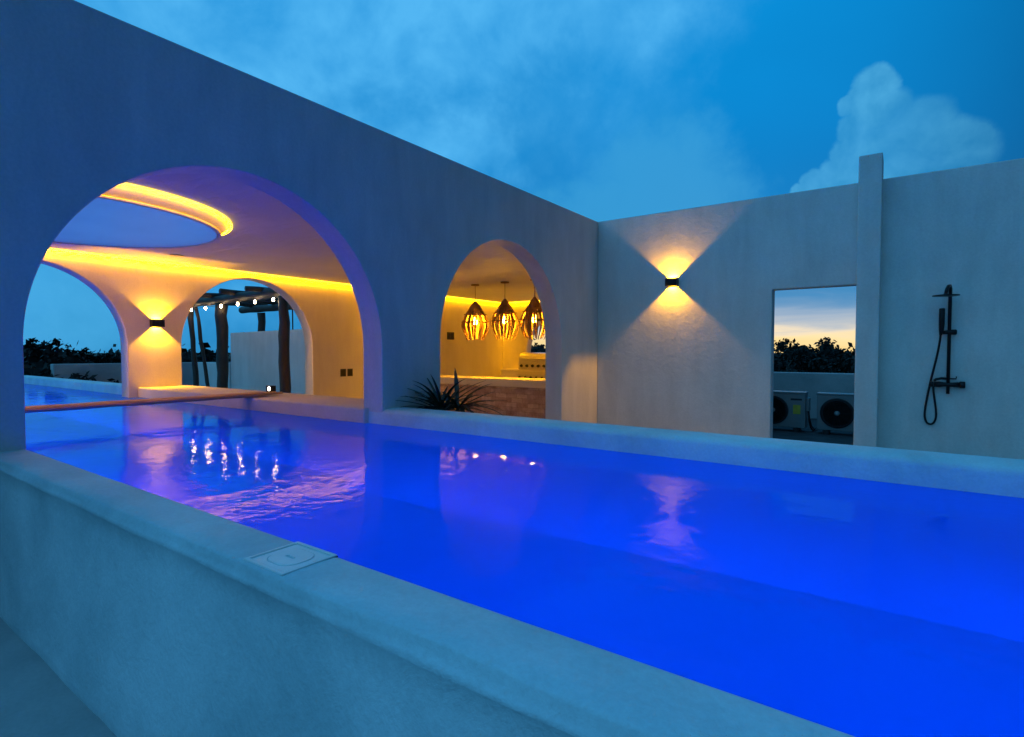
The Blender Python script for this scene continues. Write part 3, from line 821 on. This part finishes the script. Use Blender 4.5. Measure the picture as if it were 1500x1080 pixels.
def place_tree(kind, x, y, z, rz, sc, label, group, H=9.0):
    if kind not in PR:
        tr_, cr = tree(*TK[kind])
        t = thing('tree', label, 'tree', (x, y, z), rz, group)
        t.scale = (sc, sc, sc)
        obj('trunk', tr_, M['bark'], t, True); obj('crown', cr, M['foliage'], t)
        PR[kind] = t
        return t
    t = dup(PR[kind], (x, y, z), rz, label, sc); t['group'] = group
    return t
PR = {}
TK = {0: (3, 9.0, 3.0, 'a'), 1: (8, 9.2, 2.5, 'b'), 2: (15, 8.6, 3.4, 'c')}
ORD = ['leftmost', 'second', 'third', 'fourth', 'fifth', 'sixth', 'seventh', 'eighth', 'ninth', 'tenth']
def tree_px(px, py_top, dist, kind, label, group):
    py_top += 9
    d = ray(px, 514); d = Vector((d.x, d.y, 0)).normalized()
    depth = (d.x*-math.sin(yaw) + d.y*math.cos(yaw))*dist
    ztop = 1.6 + (514.3-py_top)/f_px*depth
    H = {0: 8.7, 1: 8.9, 2: 8.2}[kind]
    sc = (ztop+6)/H
    p = d*dist
    place_tree(kind, p.x, p.y, -6.0, rnd.uniform(0, 6), sc, label, group)
g = 'trees seen through the doorway'
dw = [(1133, 497, 46, 1), (1150, 496, 52, 0), (1176, 503, 58, 2), (1192, 499, 60, 2), (1208, 501, 55, 1), (1220, 495, 56, 0), (1234, 497, 58, 1), (1256, 498, 50, 2)]
for i, (px, py, dd, k_) in enumerate(dw):
    tree_px(px, py, dd, k_, 'dark tree against the sunset in the doorway, %s from the left' % ORD[i].replace('leftmost', 'first'), g)
g = 'trees seen through the left far arch'
for i, (px, py, dd, k_) in enumerate([(30, 500, 44, 0), (47, 497, 48, 1), (66, 499, 50, 0), (92, 508, 58, 2), (112, 509, 62, 0), (135, 511, 66, 2), (158, 509, 64, 1), (182, 511, 66, 0)]):
    tree_px(px, py, dd, k_, 'dark tree on the skyline beyond the left far arch, %s from the left' % ORD[i].replace('leftmost', 'first'), g)
g = 'trees seen between the log posts'
for i, (px, py, dd, k_) in enumerate([(276, 509, 60, 1), (296, 508, 62, 2), (312, 510, 60, 0), (336, 506, 58, 1)]):
    tree_px(px, py, dd, k_, 'dark tree beyond the log posts in the far arch, %s from the left' % ORD[i].replace('leftmost', 'first'), g)
g = 'trees seen past the grill'
for i, (px, py, dd, k_) in enumerate([(782, 492, 46, 0), (797, 497, 52, 2), (812, 494, 50, 1)]):
    tree_px(px, py, dd, k_, 'dark tree beyond the kitchen arch above the grill, %s from the left' % ORD[i].replace('leftmost', 'first'), g)
# near bushy crown low at the left, in front of the parapet
tree_px(58, 522, 24, 0, 'near dark bushy tree crown rising just past the pool end', 'trees seen through the left far arch')
tree_px(88, 534, 22, 2, 'low dark bushy crown in front of the grey rooftop parapet', 'trees seen through the left far arch')
# far wood as one mass
fw = bmesh.new(); rs = random.Random(5)
for k_ in range(420):
    a_ = R(rs.uniform(-50, 100)); dd = rs.uniform(66, 120)
    c_ = Vector((-math.sin(a_)*dd, math.cos(a_)*dd, -6+rs.uniform(2.0, 5.6)))
    s_ = rs.uniform(2.2, 3.6)
    leaf_cards(fw, c_, Vector((s_, s_, s_*.8)), 60, .65, rs)
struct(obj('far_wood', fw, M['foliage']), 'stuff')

# ------------------------------------------------------------------ render settings
S.view_settings.view_transform = 'Standard'; S.view_settings.look = 'None'
S.view_settings.exposure = 0; S.view_settings.gamma = 1
S.cycles.use_denoising = True
S.cycles.max_bounces = 8; S.cycles.diffuse_bounces = 4; S.cycles.glossy_bounces = 4; S.cycles.transparent_max_bounces = 12
S.cycles.sample_clamp_indirect = 4; S.cycles.caustics_reflective = False; S.cycles.caustics_refractive = False
S.cycles.blur_glossy = .1
